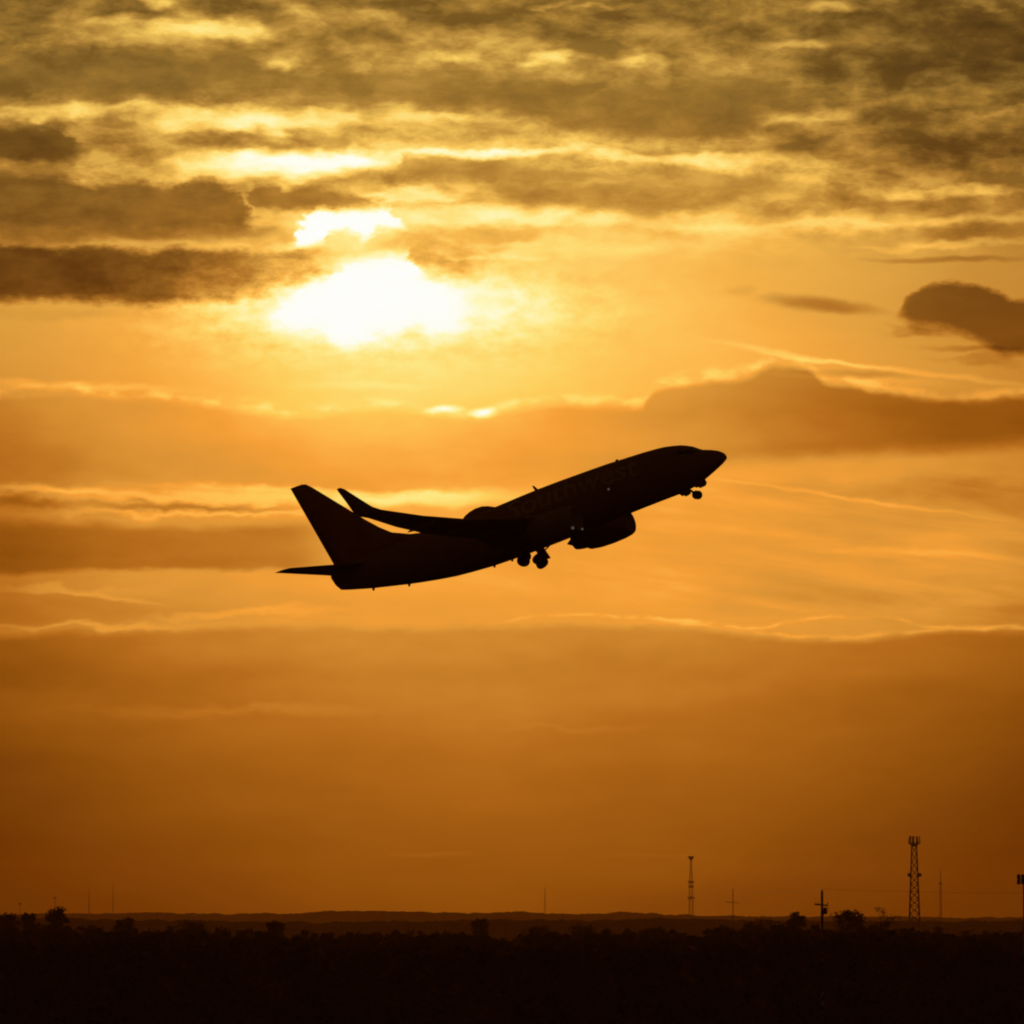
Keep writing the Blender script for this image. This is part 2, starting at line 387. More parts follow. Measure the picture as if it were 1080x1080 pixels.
def link_mesh(name, bm, m, parent=None, smooth=False):
    me = bpy.data.meshes.new(name)
    bm.normal_update(); bm.to_mesh(me); bm.free()
    me.materials.append(m)
    if smooth:
        for p in me.polygons: p.use_smooth = True
    o = bpy.data.objects.new(name, me); col.objects.link(o)
    if parent: o.parent = parent
    return o
def raw_mesh(name, vs_, fs, m, parent=None, smooth=False):
    me = bpy.data.meshes.new(name); me.from_pydata(vs_, [], fs); me.update(); me.materials.append(m)
    if smooth:
        for p in me.polygons: p.use_smooth = True
    o = bpy.data.objects.new(name, me); col.objects.link(o)
    if parent: o.parent = parent
    return o
def thing(name, label, cat, loc=(0, 0, 0), group=None):
    o = bpy.data.objects.new(name, None); col.objects.link(o); o.location = loc
    o['label'] = label; o['category'] = cat
    if group: o['group'] = group
    return o
def tube(bm, a, b, r0, r1=None, n=6, cap=True):
    a = Vector(a); b = Vector(b); r1 = r0 if r1 is None else r1
    d = (b - a).normalized(); q = d.to_track_quat('Z', 'Y')
    A = [bm.verts.new(a + q @ Vector((r0*math.cos(t), r0*math.sin(t), 0))) for t in [2*math.pi*i/n for i in range(n)]]
    B = [bm.verts.new(b + q @ Vector((r1*math.cos(t), r1*math.sin(t), 0))) for t in [2*math.pi*i/n for i in range(n)]]
    for i in range(n): bm.faces.new((A[i], A[(i+1) % n], B[(i+1) % n], B[i]))
    if cap: bm.faces.new(A[::-1]); bm.faces.new(B)
def box(bm, c, s_, rot=None):
    mt = Matrix.Translation(c) @ (rot.to_4x4() if rot else Matrix()) @ Matrix.Diagonal((*s_, 1))
    bmesh.ops.create_cube(bm, size=1, matrix=mt)
def loft(bm, rings, cap=True, closed=True):
    rs = [[bm.verts.new(p) for p in r] for r in rings]
    n = len(rs[0])
    for a, b in zip(rs, rs[1:]):
        for i in range(n if closed else n-1): bm.faces.new((a[i], a[(i+1) % n], b[(i+1) % n], b[i]))
    if cap: bm.faces.new(rs[0][::-1]); bm.faces.new(rs[-1])
def lathe(bm, prof, axis_a, axis_dir, n=24):
    """prof = list of (distance along the axis, radius)"""
    d = Vector(axis_dir).normalized(); q = d.to_track_quat('Z', 'Y'); a = Vector(axis_a)
    loft(bm, [[a + d*t + q @ Vector((max(r, .002)*math.cos(k), max(r, .002)*math.sin(k), 0)) for k in [2*math.pi*i/n for i in range(n)]] for t, r in prof])
def at(px, dist, py=None):
    """world x (and z) of something seen in direction px, py at this distance"""
    x = (px - 540)/F*dist/math.cos(PITCH)
    return (x, dist) if py is None else (x, dist, CAMZ + (HZ - py)/F*dist)

# ------------------------------------------------------------------ ground, hills
def interp(x, pts):
    if x <= pts[0][0]: return pts[0][1]
    for (a, p), (b, q) in zip(pts, pts[1:]):
        if x <= b: return p + (q-p)*(x-a)/(b-a)
    return pts[-1][1]
bm = bmesh.new()
NX, NY = 40, 60
ys = [-300 + 12300*(j/NY)**1.6 for j in range(NY+1)]
grid = [[bm.verts.new((-2400 + 4800*i/NX, y, .35*noise.noise(Vector((i*.9, y*.004, 0))))) for i in range(NX+1)] for y in ys]
for j in range(NY):
    for i in range(NX): bm.faces.new((grid[j][i], grid[j][i+1], grid[j+1][i+1], grid[j+1][i]))
o = link_mesh('ground', bm, M['ground'], smooth=True); o['kind'] = 'structure'

def ridge(name, d0, prof, amp, seed, depth=900, m=None, fine=14):
    """wooded rise: crest at distance d0 follows prof (photograph px -> py), a slope down to the ground on both sides"""
    vs_, fs = [], []
    step = d0*1.1/F
    n = int(1700/1.1)
    rows = [(-depth*.5, 0), (-depth*.3, .55), (-depth*.12, .86), (0, 1), (depth*.2, .9), (depth*.55, 0)]
    for i in range(n+1):
        px = -310 + 1700*i/n
        x = (px-540)/F*d0
        zc = CAMZ + (HZ - interp(px, prof))/F*d0
        for k, (dy, f) in enumerate(rows):
            h = zc*f
            if f > 0:
                q = Vector((x/fine, k*3.3 + seed, seed))
                h += amp*(noise.fractal(q, 1.0, 2.0, 4) + .45*abs(noise.noise(q*3.1)) + .35*noise.noise(q*7.7))
            vs_.append((x*(1 + dy/d0), d0 + dy + (noise.noise(Vector((x*.01, k, seed)))*60 if 0 < k < 5 else 0), h if f > 0 else -0.5))
        if i:
            for k in range(5):
                a = (i-1)*6 + k; b = i*6 + k
                fs.append((a, b, b+1, a+1))
    o = raw_mesh(name, vs_, fs, m or M['wood_far']); o['kind'] = 'structure'
    return o
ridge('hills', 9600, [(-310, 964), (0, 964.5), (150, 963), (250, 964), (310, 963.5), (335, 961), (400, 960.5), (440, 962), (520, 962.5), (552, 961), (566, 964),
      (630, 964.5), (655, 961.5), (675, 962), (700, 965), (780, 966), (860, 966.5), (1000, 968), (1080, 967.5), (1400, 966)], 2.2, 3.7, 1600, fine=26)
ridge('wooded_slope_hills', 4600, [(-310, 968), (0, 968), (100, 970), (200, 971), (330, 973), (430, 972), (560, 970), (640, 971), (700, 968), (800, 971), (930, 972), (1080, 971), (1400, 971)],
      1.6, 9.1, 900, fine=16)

# ------------------------------------------------------------------ trees
def leaf_cloud(vs_, fs, c, rad, nleaf, size, rnd, squash=.8):
    """nleaf small leaf sized faces in lumpy clumps round c"""
    cx, cy, cz = c
    clumps = []
    for _ in range(max(5, int(nleaf/38))):
        while True:
            v = Vector((rnd.uniform(-1, 1), rnd.uniform(-1, 1), rnd.uniform(-.75, 1)))
            if v.length < 1: break
        v *= .82
        clumps.append((v, rnd.uniform(.22, .42)))
    for i in range(nleaf):
        v, r = clumps[i % len(clumps)]
        p = v + Vector((rnd.gauss(0, 1), rnd.gauss(0, 1), rnd.gauss(0, .8)))*r*.45
        px, py, pz = cx + p.x*rad, cy + p.y*rad, cz + p.z*rad*squash
        a = Vector((rnd.uniform(-1, 1), rnd.uniform(-1, 1), rnd.uniform(-1, 1))).normalized()
        b = a.orthogonal().normalized()
        sz = size*rnd.uniform(.6, 1.3)
        k = len(vs_)
        for s1, s2 in ((-1, -.5), (.2, -.8), (1, .3), (-.2, .9)):
            q = a*s1*sz + b*s2*sz
            vs_.append((px+q.x, py+q.y, pz+q.z))
        fs.append((k, k+1, k+2, k+3))
def tree(px, py, wpx, dist, label, seed, nleaf=1500, squash=.8, group='trees standing above the dark treeline', open_=False):
    rnd = random.Random(seed)
    x, y, ztop = at(px, dist, py)
    rad = wpx/2/F*dist
    t = thing('tree', label, 'tree', (x, y, 0), group)
    cz = ztop - rad*squash*1.0
    bm = bmesh.new()
    tube(bm, (0, 0, -.3), (.1, 0, cz*.5), .32, .22, 8)
    tube(bm, (.1, 0, cz*.5 - .1), (0, .1, cz), .22, .12, 8)
    for k in range(7):
        a = rnd.uniform(0, 6.28); z0 = cz*rnd.uniform(.62, .95)
        e = Vector((math.cos(a)*rad*.75, math.sin(a)*rad*.75, z0 + rad*rnd.uniform(.2, .8)))
        tube(bm, (.05, .05, z0), e, .11, .03, 5)
        tube(bm, (e*.6 + Vector((0, 0, z0*.4))), e + Vector((rnd.uniform(-1, 1), 0, rnd.uniform(.3, 1)))*rad*.4, .05, .015, 4)
    link_mesh('trunk', bm, M['bark'], t)
    vs_, fs = [], []
    leaf_cloud(vs_, fs, (0, 0, cz), rad, nleaf, .2 if not open_ else .16, rnd, squash)
    leaf_cloud(vs_, fs, (rad*rnd.uniform(-.3, .3), 0, cz - rad*.9), rad*.95, nleaf//2, .22, rnd, squash)
    raw_mesh('crown', vs_, fs, M['leaf'], t)
TR = [
 (10, 962, 34, 1250, 'broad dark tree at the far left edge of the treeline'),
 (33, 962, 18, 1300, 'small round tree just right of the leftmost tree'),
 (64, 957, 27, 1260, 'round-crowned tree standing tallest at the left of the treeline'),
 (133, 965, 30, 1350, 'low dome-shaped tree between the far left trees and the middle of the treeline'),
 (205, 968, 36, 1400, 'ragged low tree with two humps left of centre, below the first rise of the hills'),
 (292, 970, 22, 1400, 'small bushy tree just left of where the far hill begins to rise'),
 (506, 968, 18, 1500, 'lone little round tree showing against the hazy hills at centre'),
 (570, 974, 44, 1500, 'flat wide tree low in the treeline at centre right'),
 (612, 973, 46, 1450, 'flat-topped wide tree just right of centre, below the thin mast'),
 (690, 975, 30, 1450, 'low tree left of the slim lattice tower'),
 (800, 966, 52, 1350, 'wide dome-shaped tree left of the utility pole'),
 (838, 962, 24, 1300, 'narrow tree with a pointed tip, next left of the utility pole'),
 (893, 957, 34, 1250, 'smooth half-round tree just right of the utility pole'),
 (927, 956, 36, 1280, 'sparse tree with sky showing through, left of the tall lattice tower'),
]
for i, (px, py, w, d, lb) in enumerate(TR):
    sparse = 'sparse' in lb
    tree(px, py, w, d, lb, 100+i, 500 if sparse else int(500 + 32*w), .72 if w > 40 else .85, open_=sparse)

# the wood that fills the dark foreground: nobody could count it
rnd = random.Random(5)
vs_, fs = [], []
tops = [(-200, 974), (60, 974), (150, 976), (300, 978), (350, 982), (480, 980), (520, 981), (640, 978), (720, 980), (780, 975), (860, 972), (960, 976), (1000, 980), (1080, 979), (1300, 978)]
for k in range(1050):
    d = 740*(1800/740)**rnd.random()
    px = rnd.uniform(-170, 1250)
    top = interp(px, tops) + abs(rnd.gauss(0, 4)) + rnd.uniform(-2, 2)
    if d < 1150: top += 5
    if d < 900: top += 12
    if 840 < d < 875 and 835 < px < 890: continue
    x, y, zt = at(px, d, top)
    zt = min(zt, 15.5); zt = max(zt, 5)
    rad = rnd.uniform(2.2, 4.5)
    leaf_cloud(vs_, fs, (x, y, zt - rad*.8), rad, 190, .34, rnd)
    leaf_cloud(vs_, fs, (x, y, zt - rad*2.2), rad*1.2, 90, .42, rnd)
    leaf_cloud(vs_, fs, (x, y, 1.2), rad*1.4, 70, .42, rnd, .5)
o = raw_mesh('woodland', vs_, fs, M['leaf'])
o['kind'] = 'stuff'; o['label'] = 'dark mass of woodland filling the ground below the horizon'; o['category'] = 'woodland'

# ------------------------------------------------------------------ masts and poles
def lattice(bm, h, w0, w1, z0=0.0, seg=None, r=.09):
    seg = seg or max(6, int(h/4.5))
    cs = [(1, 1), (-1, 1), (-1, -1), (1, -1)]
    def cor(c, z):
        w = w0 + (w1-w0)*(z-z0)/h
        return Vector((c[0]*w/2, c[1]*w/2, z))
    for c in cs: tube(bm, cor(c, z0), cor(c, z0+h), r*1.5, r*1.2, 5)
    for i in range(seg):
        za, zb = z0 + h*i/seg, z0 + h*(i+1)/seg
        for j in range(4):
            a, b = cs[j], cs[(j+1) % 4]
            tube(bm, cor(a, za), cor(b, zb), r*.7, None, 4, False)
            tube(bm, cor(b, za), cor(a, zb), r*.7, None, 4, False)
            tube(bm, cor(a, zb), cor(b, zb), r*.7, None, 4, False)
def panel(bm, ang, rad, z, h, w=.35, tilt=.0):
    c = Vector((math.cos(ang)*rad, math.sin(ang)*rad, z))
    box(bm, c, (.18, w, h), Matrix.Rotation(ang, 3, 'Z') @ Matrix.Rotation(tilt, 3, 'Y'))

# tall wide tower with flared antenna crown
D = 3600
x, y, zt = at(962.5, D, 882)
t = thing('lattice_tower', 'tall wide lattice tower with a cup-shaped antenna head, right of the sparse tree', 'tower', (x, y, 0), 'radio towers and masts on the horizon')
px_m = D/F
bm = bmesh.new(); lattice(bm, zt-6.5, 12.5*px_m, 5.2*px_m, r=.24); link_mesh('lattice_frame', bm, M['steel'], t)
bm = bmesh.new()
zp = zt - 6.6
for k in range(10):
    a = 2*math.pi*k/10
    tube(bm, (math.cos(a)*1.4, math.sin(a)*1.4, zp), (math.cos(a)*3.4, math.sin(a)*3.4, zp+2.6), .14, None, 5)
    tube(bm, (math.cos(a)*3.4, math.sin(a)*3.4, zp+2.6), (math.cos(a+.63)*3.4, math.sin(a+.63)*3.4, zp+2.6), .14, None, 5)
lathe(bm, [(0, 1.6), (.25, 1.6), (1.8, 2.4), (2.0, 2.4)], (0, 0, zp), (0, 0, 1), 12)
link_mesh('platform', bm, M['steel'], t)
for k in range(9):
    bm = bmesh.new(); a = 2*math.pi*k/9 + .3
    panel(bm, a, 3.55, zp+4.0, 4.2 + .8*((k*37) % 3 - 1), 1.25, -.12); link_mesh('panel_antenna', bm, M['steel'], t)
bm = bmesh.new(); tube(bm, (-1.9, 0, zp), (-1.9, 0, zt+.5), .16); tube(bm, (1.4, .5, zp), (1.4, .5, zt), .14); link_mesh('antenna_whip', bm, M['steel'], t)
for sx in (-1, 1):
    bm = bmesh.new(); zz = CAMZ + (HZ-923)/F*D
    lathe(bm, [(0, .3), (.3, 1.2), (.9, 1.3), (1.0, .2)], (sx*2.9, -1.6, zz), (sx*.3, -1, 0), 14)
    tube(bm, (sx*1.2, 0, zz), (sx*2.9, -1.5, zz), .12); link_mesh('dish_antenna', bm, M['steel'], t)

# slim tower
D = 5200; px_m = D/F
x, y, zt = at(728, D, 902.5)
t = thing('lattice_tower', 'slim hazy lattice tower with a small flared top and rings of antennas partway up', 'tower', (x, y, 0), 'radio towers and masts on the horizon')
bm = bmesh.new(); zk = CAMZ + (HZ-925)/F*D
lattice(bm, zk, 5.2*px_m, 3.0*px_m, r=.15); lattice(bm, zt-4-zk, 2.6*px_m, 1.5*px_m, zk, r=.13); link_mesh('lattice_frame', bm, M['steel'], t)
bm = bmesh.new()
lathe(bm, [(0, .8), (.5, 1.0), (3.0, 2.7), (3.3, 2.7)], (0, 0, zt-4.2), (0, 0, 1), 10)
link_mesh('platform', bm, M['steel'], t)
for k in range(6):
    bm = bmesh.new(); panel(bm, k*1.047, 2.6, zt-1.6, 2.6, .6, -.2); link_mesh('panel_antenna', bm, M['steel'], t)
for py, r_ in ((930.5, 2.5), (935, 2.2), (947, 3.0)):
    zz = CAMZ + (HZ-py)/F*D
    bm = bmesh.new(); lathe(bm, [(0, r_*.75), (.3, r_*.75)], (0, 0, zz-.9), (0, 0, 1), 10)
    for k in range(6): panel(bm, k*1.047+.4, r_, zz, 2.2, .7)
    link_mesh('antenna_ring', bm, M['steel'], t)

# guyed masts
def mast(px, py, D, wpx, label, whip=.3, ring=None):
    x, y, zt = at(px, D, py)
    t = thing('radio_mast', label, 'mast', (x, y, 0), 'radio towers and masts on the horizon')
    w = wpx*D/F
    bm = bmesh.new(); hz = zt*(1-whip) if whip else zt
    lattice(bm, hz, w, w*.8, r=.05*wpx*D/6000, seg=max(8, int(hz/6))); link_mesh('lattice_frame', bm, M['steel'], t)
    if whip:
        bm = bmesh.new(); tube(bm, (0, 0, hz-.5), (0, 0, zt), w*.22, w*.1); link_mesh('antenna_whip', bm, M['steel'], t)
    if ring:
        zz = CAMZ + (HZ-ring)/F*D
        bm = bmesh.new()
        lathe(bm, [(0, w*.9), (.4, w*.95)], (0, 0, zz-.2), (0, 0, 1), 10)
        for k in range(5): panel(bm, k*1.256, w*.9, zz, 2.5, .8)
        link_mesh('antenna_ring', bm, M['steel'], t)
    bm = bmesh.new()
    for k in range(3):
        a = k*2.094 + .5
        for f in (.45, .9): tube(bm, (0, 0, hz*f), (math.cos(a)*hz*.45, math.sin(a)*hz*.45, .1), .02, None, 4, False)
    link_mesh('guy_wire', bm, M['cable'], t)
mast(990, 917, 6600, 2.2, 'thin faint mast just right of the tall wide lattice tower', .28, 932)
mast(574.5, 936, 7400, 1.6, 'very thin faint mast rising behind the hills right of centre', .25)
mast(96, 936, 7800, 1.2, 'left one of the two hair-thin masts near the left edge', .3)
mast(121, 931, 7800, 1.0, 'right, slightly taller one of the two hair-thin masts near the left edge', .3)

# utility poles with wires
def utility_pole(px, py, D, r, label, detail=True):
    x, y, zt = at(px, D, py)
    t = thing('utility_pole', label, 'utility pole', (x, y, 0), 'utility poles in the power line')
    bm = bmesh.new(); tube(bm, (0, 0, -.5), (0, 0, zt), r*1.35, r, 10); link_mesh('pole', bm, M['wood'], t)
    z2 = zt - 14.5*D/F
    bm = bmesh.new(); L = 8*D/F
    box(bm, (-.1*L, -r-.06, z2), (L*1.75, .14, .2), Matrix.Rotation(R(4), 3, 'Y')); link_mesh('crossarm', bm, M['wood'], t)
    for sx in (-.85, -.45, .7):
        bm = bmesh.new(); lathe(bm, [(0, .04), (.05, .09), (.16, .05), (.2, .09), (.32, .03)], (sx*L, -r-.06, z2+.08), (0, 0, 1), 8); link_mesh('insulator', bm, M['steel'], t)
    bm = bmesh.new(); lathe(bm, [(0, .04), (.06, .1), (.3, .04)], (0, 0, zt), (0, 0, 1), 8); link_mesh('insulator', bm, M['steel'], t)
    if detail:
        for (dx_, dz_) in ((.42, -1.0), (.34, -1.05)):
            pass
        bm = bmesh.new(); lathe(bm, [(0, .2), (.06, .27), (.85, .27), (.95, .2)], (.46, -.05, z2-1.35), (0, 0, 1), 14)
        tube(bm, (.46, -.05, z2-.42), (.46, -.05, z2-.22), .05); link_mesh('transformer', bm, M['steel'], t)
        bm = bmesh.new(); pts = [Vector((.25, -r, z2+.05)), Vector((.62, -r, z2+.02)), Vector((.83, -r, z2-.3)), Vector((.86, -r, z2-.8)), Vector((.7, -r, z2-1.25)), Vector((.46, -.1, z2-1.3))]
        for a, b in zip(pts, pts[1:]): tube(bm, a, b, .035, None, 5)
        link_mesh('drop_cable', bm, M['cable'], t)
        bm = bmesh.new(); box(bm, (.0, -r-.1, z2-1.2), (.42, .3, .8)); link_mesh('switch_box', bm, M['steel'], t)
    return Vector((x, y, zt))
DP = 860
P1 = utility_pole(865.5, 940, DP, .17, 'thick dark utility pole with crossarm and transformer between two round trees')
P2 = utility_pole(772, 937.5, 2600, .15, 'faint distant utility pole with short crossarm left of the dome-shaped tree', False)
P3 = Vector((P1.x + 62, 520, P1.z - .3))
def wire(a, b, sag, label, r=.016):
    bm = bmesh.new(); n = 24
    pts = [a.lerp(b, i/n) - Vector((0, 0, sag*4*(i/n)*(1-i/n))) for i in range(n+1)]
    for p, q in zip(pts, pts[1:]): tube(bm, p, q, r, None, 4, False)
    o = link_mesh('power_cable', bm, M['cable']); o['label'] = label; o['category'] = 'cable'; o['group'] = 'overhead cables of the power line'
wire(P2 + Vector((0, 0, .3)), P1 + Vector((0, 0, .3)), 1.2, 'sagging overhead cable running left from the thick utility pole to the faint one', .02)
wire(P1 + Vector((0, 0, .3)), P3, 1.0, 'overhead cable running right from the thick utility pole out of the picture', .012)

# floodlight pole at the right edge
D = 900
x, y, zt = at(1077.5, D, 922)
t = thing('floodlight_pole', 'tall pole with a blocky lamp head at the right edge of the picture', 'light pole', (x, y, 0), 'light poles')
bm = bmesh.new(); tube(bm, (0, 0, -.5), (0, 0, zt-.3), .2, .13, 10); link_mesh('pole', bm, M['steel'], t)
bm = bmesh.new(); box(bm, (-.05, 0, zt-.85), (1.9, .18, .14)); tube(bm, (0, 0, zt-1.7), (0, 0, zt-.1), .1); link_mesh('bracket', bm, M['steel'], t)
for sx in (-.66, .0, .62):
    for sz in (-.42, -1.24):
        bm = bmesh.new(); box(bm, (sx-.15, -.2, zt+sz), (.56, .42, .7), Matrix.Rotation(R(-14), 3, 'X'))
        bmesh.ops.bevel(bm, geom=bm.edges[:], offset=.08, segments=2, affect='EDGES'); link_mesh('lamp_head', bm, M['steel'], t)
def light_pole(px, py, D, label):
    x, y, zt = at(px, D, py)
    t = thing('light_pole', label, 'light pole', (x, y, 0), 'light poles')
    bm = bmesh.new(); tube(bm, (0, 0, -.5), (0, 0, zt-.2), .12, .06, 8); link_mesh('pole', bm, M['steel'], t)
    bm = bmesh.new(); box(bm, (0, 0, zt-.25), (1.1, .35, .34)); bmesh.ops.bevel(bm, geom=bm.edges[:], offset=.07, segments=2, affect='EDGES'); link_mesh('lamp_head', bm, M['steel'], t)
light_pole(60, 946.5, 2000, 'tiny lamp head on a thin pole just above the tallest left tree')
light_pole(23.5, 952.5, 2100, 'tiny lamp head on a thin pole above the two leftmost trees')

# ------------------------------------------------------------------ the airliner
YAW, PIT, ROLL = -4.85627282e-01, 2.67977548e-01, 3.61176317e-02
PX, PY, PZ = 1.97996852, 475.393297, 48.4752407
plane = thing('jet_airliner', 'dark twin-engine airliner climbing nose-up across the sunset with its wheels half retracted', 'airplane', (0, 0, 0))
def rot_m():
    cy, sy, cp, sp, cr, sr = math.cos(YAW), math.sin(YAW), math.cos(PIT), math.sin(PIT), math.cos(ROLL), math.sin(ROLL)
    return Matrix(((cy, -sy, 0), (sy, cy, 0), (0, 0, 1))) @ Matrix(((cp, 0, -sp), (0, 1, 0), (sp, 0, cp))) @ Matrix(((1, 0, 0), (0, cr, -sr), (0, sr, cr)))
plane.matrix_world = Matrix.Translation((PX, PY, PZ)) @ rot_m().to_4x4()
def L(s_, r_, z_): return Vector((-(s_-18), -r_, z_))      # station aft of the nose, distance to starboard, height

TOP = [(.3, -.33), (.36, -.08), (.5, .1), (.86, .36), (1.3, .56), (1.81, .74), (2.2, .86), (2.44, 1.0), (2.7, 1.2), (2.95, 1.38), (3.5, 1.64), (4.12, 1.85), (5.37, 2.09),
       (7.1, 2.19), (10.6, 2.28), (14.2, 2.26), (17.8, 2.17), (20.7, 1.97), (24, 1.9), (28, 1.87), (31, 1.82), (34, 1.72), (36, 1.6), (37.2, 1.42), (37.5, 1.3)]
BOT = [(.3, -.34), (.36, -.5), (.5, -.6), (.86, -.78), (1.46, -1.02), (2.15, -1.28), (2.94, -1.57), (3.9, -1.82), (4.99, -1.96), (7.5, -2.03), (9.84, -2.14), (12, -2.24), (15, -2.42),
       (17.9, -2.54), (20.5, -2.6), (22.9, -2.6), (24.7, -2.52), (26.5, -2.4), (28.7, -2.12), (30.9, -1.74), (34, -1.13), (36, -.66), (37.2, -.32), (37.5, .5)]
WID = [(.3, .01), (.36, .26), (.5, .42), (.86, .68), (1.46, 1.0), (2.15, 1.25), (2.94, 1.48), (3.9, 1.68), (5, 1.8), (7, 1.88), (24, 1.88), (27, 1.8), (30, 1.5), (33, 1.05), (36, .55), (37.2, .33), (37.5, .25)]
def ring(s_, n=40):
    zt, zb, w = interp(s_, TOP), interp(s_, BOT), interp(s_, WID)
    zm = zt - min((zt - zb)*.5, 2.15) if s_ > 6 else (zt+zb)/2
    out = []
    for i in range(n):
        a = 2*math.pi*i/n
        c, s1 = math.cos(a), math.sin(a)
        h = (zt - zm) if s1 > 0 else (zm - zb)
        out.append(L(s_, w*c, zm + h*s1))
    return out
st = [.3, .32, .36, .42, .5, .66, .86, 1.1, 1.4, 1.81, 2.2, 2.44, 2.7, 2.95, 3.4, 3.9, 4.5, 5.2, 6, 7, 8.5, 10.5, 12.5, 15, 17, 19, 21, 23, 25, 26.5, 28, 29.5, 31, 32.5, 34, 35.2, 36.2, 37, 37.35, 37.5]
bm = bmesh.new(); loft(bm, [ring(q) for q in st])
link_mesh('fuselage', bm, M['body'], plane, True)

AF = [(1, 0), (.85, .022), (.6, .052), (.35, .068), (.15, .058), (.05, .035), (0, 0), (.05, -.022), (.15, -.036), (.35, -.045), (.6, -.032), (.85, -.012)]
def foil(s0, chord, r_, z_, thick=1.0, twist=0.0, cant=0.0):
    """section whose thickness axis is canted by cant (0 = flat wing, 90 deg = upright)"""
    out = []
    for a, b in AF:
        t_ = b*chord*thick; ds = a*chord
        zz = z_ + t_*math.cos(cant) - math.sin(twist)*ds*math.cos(cant)
        rr = r_ - t_*math.sin(cant)
        out.append((s0 + ds*math.cos(twist), rr, zz))
    return out
def put_loft(name, secs, m, side=1, parent=None):
    bm = bmesh.new(); loft(bm, [[L(a, b*side, c) for a, b, c in q] for q in secs]); bmesh.ops.recalc_face_normals(bm, faces=bm.faces[:])
    return link_mesh(name, bm, m, parent or plane, True)
T_ = R(1.0)
def wing(side, flex=1.0):
    z = lambda zz: -1.25 + (zz + 1.25)*flex
    w = put_loft('wing', [foil(12.9, 9.0, .6, -1.45, 1.15, T_), foil(13.6, 8.0, 1.9, -1.2, 1.1, T_), foil(15.5, 5.6, 5.4, z(-.85), 1, T_), foil(17.3, 4.6, 8.4, z(-.5), 1, T_), foil(18.95, 3.7, 11, z(-.12), 1, T_),
              foil(20.75, 2.75, 14, z(.62), 1, T_), foil(22.3, 1.95, 16.7, z(1.45), 1, 0)], M['wing'], side)
    put_loft('winglet', [foil(22.3, 1.95, 16.69, z(1.45), 1, 0), foil(22.75, 1.95, 17.15, z(1.70), .9, 0, R(35)), foil(23.3, 1.75, 17.45, z(2.1), .8, 0, R(65)),
              foil(24.2, 1.15, 17.68, z(3.1), .8, 0, R(78)), foil(25.1, .62, 17.85, z(4.1), .8, 0, R(80)), foil(25.4, .36, 17.9, z(4.32), .6, 0, R(80))], M['wing'], side)
    for r_, s_ in ((6.3, 19.6), (9.6, 21.0), (12.9, 22.3)):
        zz = z(interp(r_, [(5.4, -.85), (8.4, -.5), (11, -.12), (14, .62)]))
        bm = bmesh.new(); a = L(s_-1.9, r_*side, zz-.16); b = L(s_+.9, r_*side, zz-.30)
        lathe(bm, [(0, .02), (.3, .12), (1.0, .17), (1.9, .15), (2.6, .06), (2.8, .01)], a, b-a, 10); link_mesh('flap_track_fairing', bm, M['wing'], plane, True)
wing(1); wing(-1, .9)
# upright fin, its dorsal fillet is part of the same skin
def upright(s0, chord, z_, thick): return [(s0 + a*chord, (b + (.012*(1-abs(2*a-1))))*chord*thick, z_) for a, b in AF]
def fin_sec(le, z_, thick): return upright(le, 37.05 + .2993*(z_ - 1.71) - le, z_, thick)
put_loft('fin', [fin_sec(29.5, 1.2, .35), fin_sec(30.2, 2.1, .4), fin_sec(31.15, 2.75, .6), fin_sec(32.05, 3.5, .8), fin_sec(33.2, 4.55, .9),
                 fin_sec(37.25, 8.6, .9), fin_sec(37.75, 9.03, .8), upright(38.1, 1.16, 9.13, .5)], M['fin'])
put_loft('dorsal_fin', [[(27.6, .02, 1.8), (27.6, -.02, 1.8), (27.6, -.02, 1.7), (27.6, .02, 1.7)], [(29.5, .07, 2.18), (29.5, -.07, 2.18), (29.5, -.1, 1.5), (29.5, .1, 1.5)],
                        [(31.2, .12, 2.85), (31.2, -.12, 2.85), (31.2, -.16, 1.5), (31.2, .16, 1.5)], [(33.2, .12, 4.35), (33.2, -.12, 4.35), (33.2, -.2, 1.5), (33.2, .2, 1.5)]], M['fin'])
for sd_ in (1, -1):
    put_loft('tailplane', [foil(33.6, 3.9, .3, 1.0, .8), foil(34.1, 3.5, 1.0, 1.05, .8), foil(37.3, 1.4, 6.95, 1.48, .8), foil(37.8, .98, 7.25, 1.5, .6)], M['wing'], sd_)
bm = bmesh.new(); lathe(bm, [(0, .28), (.2, .24), (.25, .2)], L(37.3, 0, .85), (-1, 0, .05), 16); link_mesh('exhaust_cone', bm, M['metal'], plane, True)

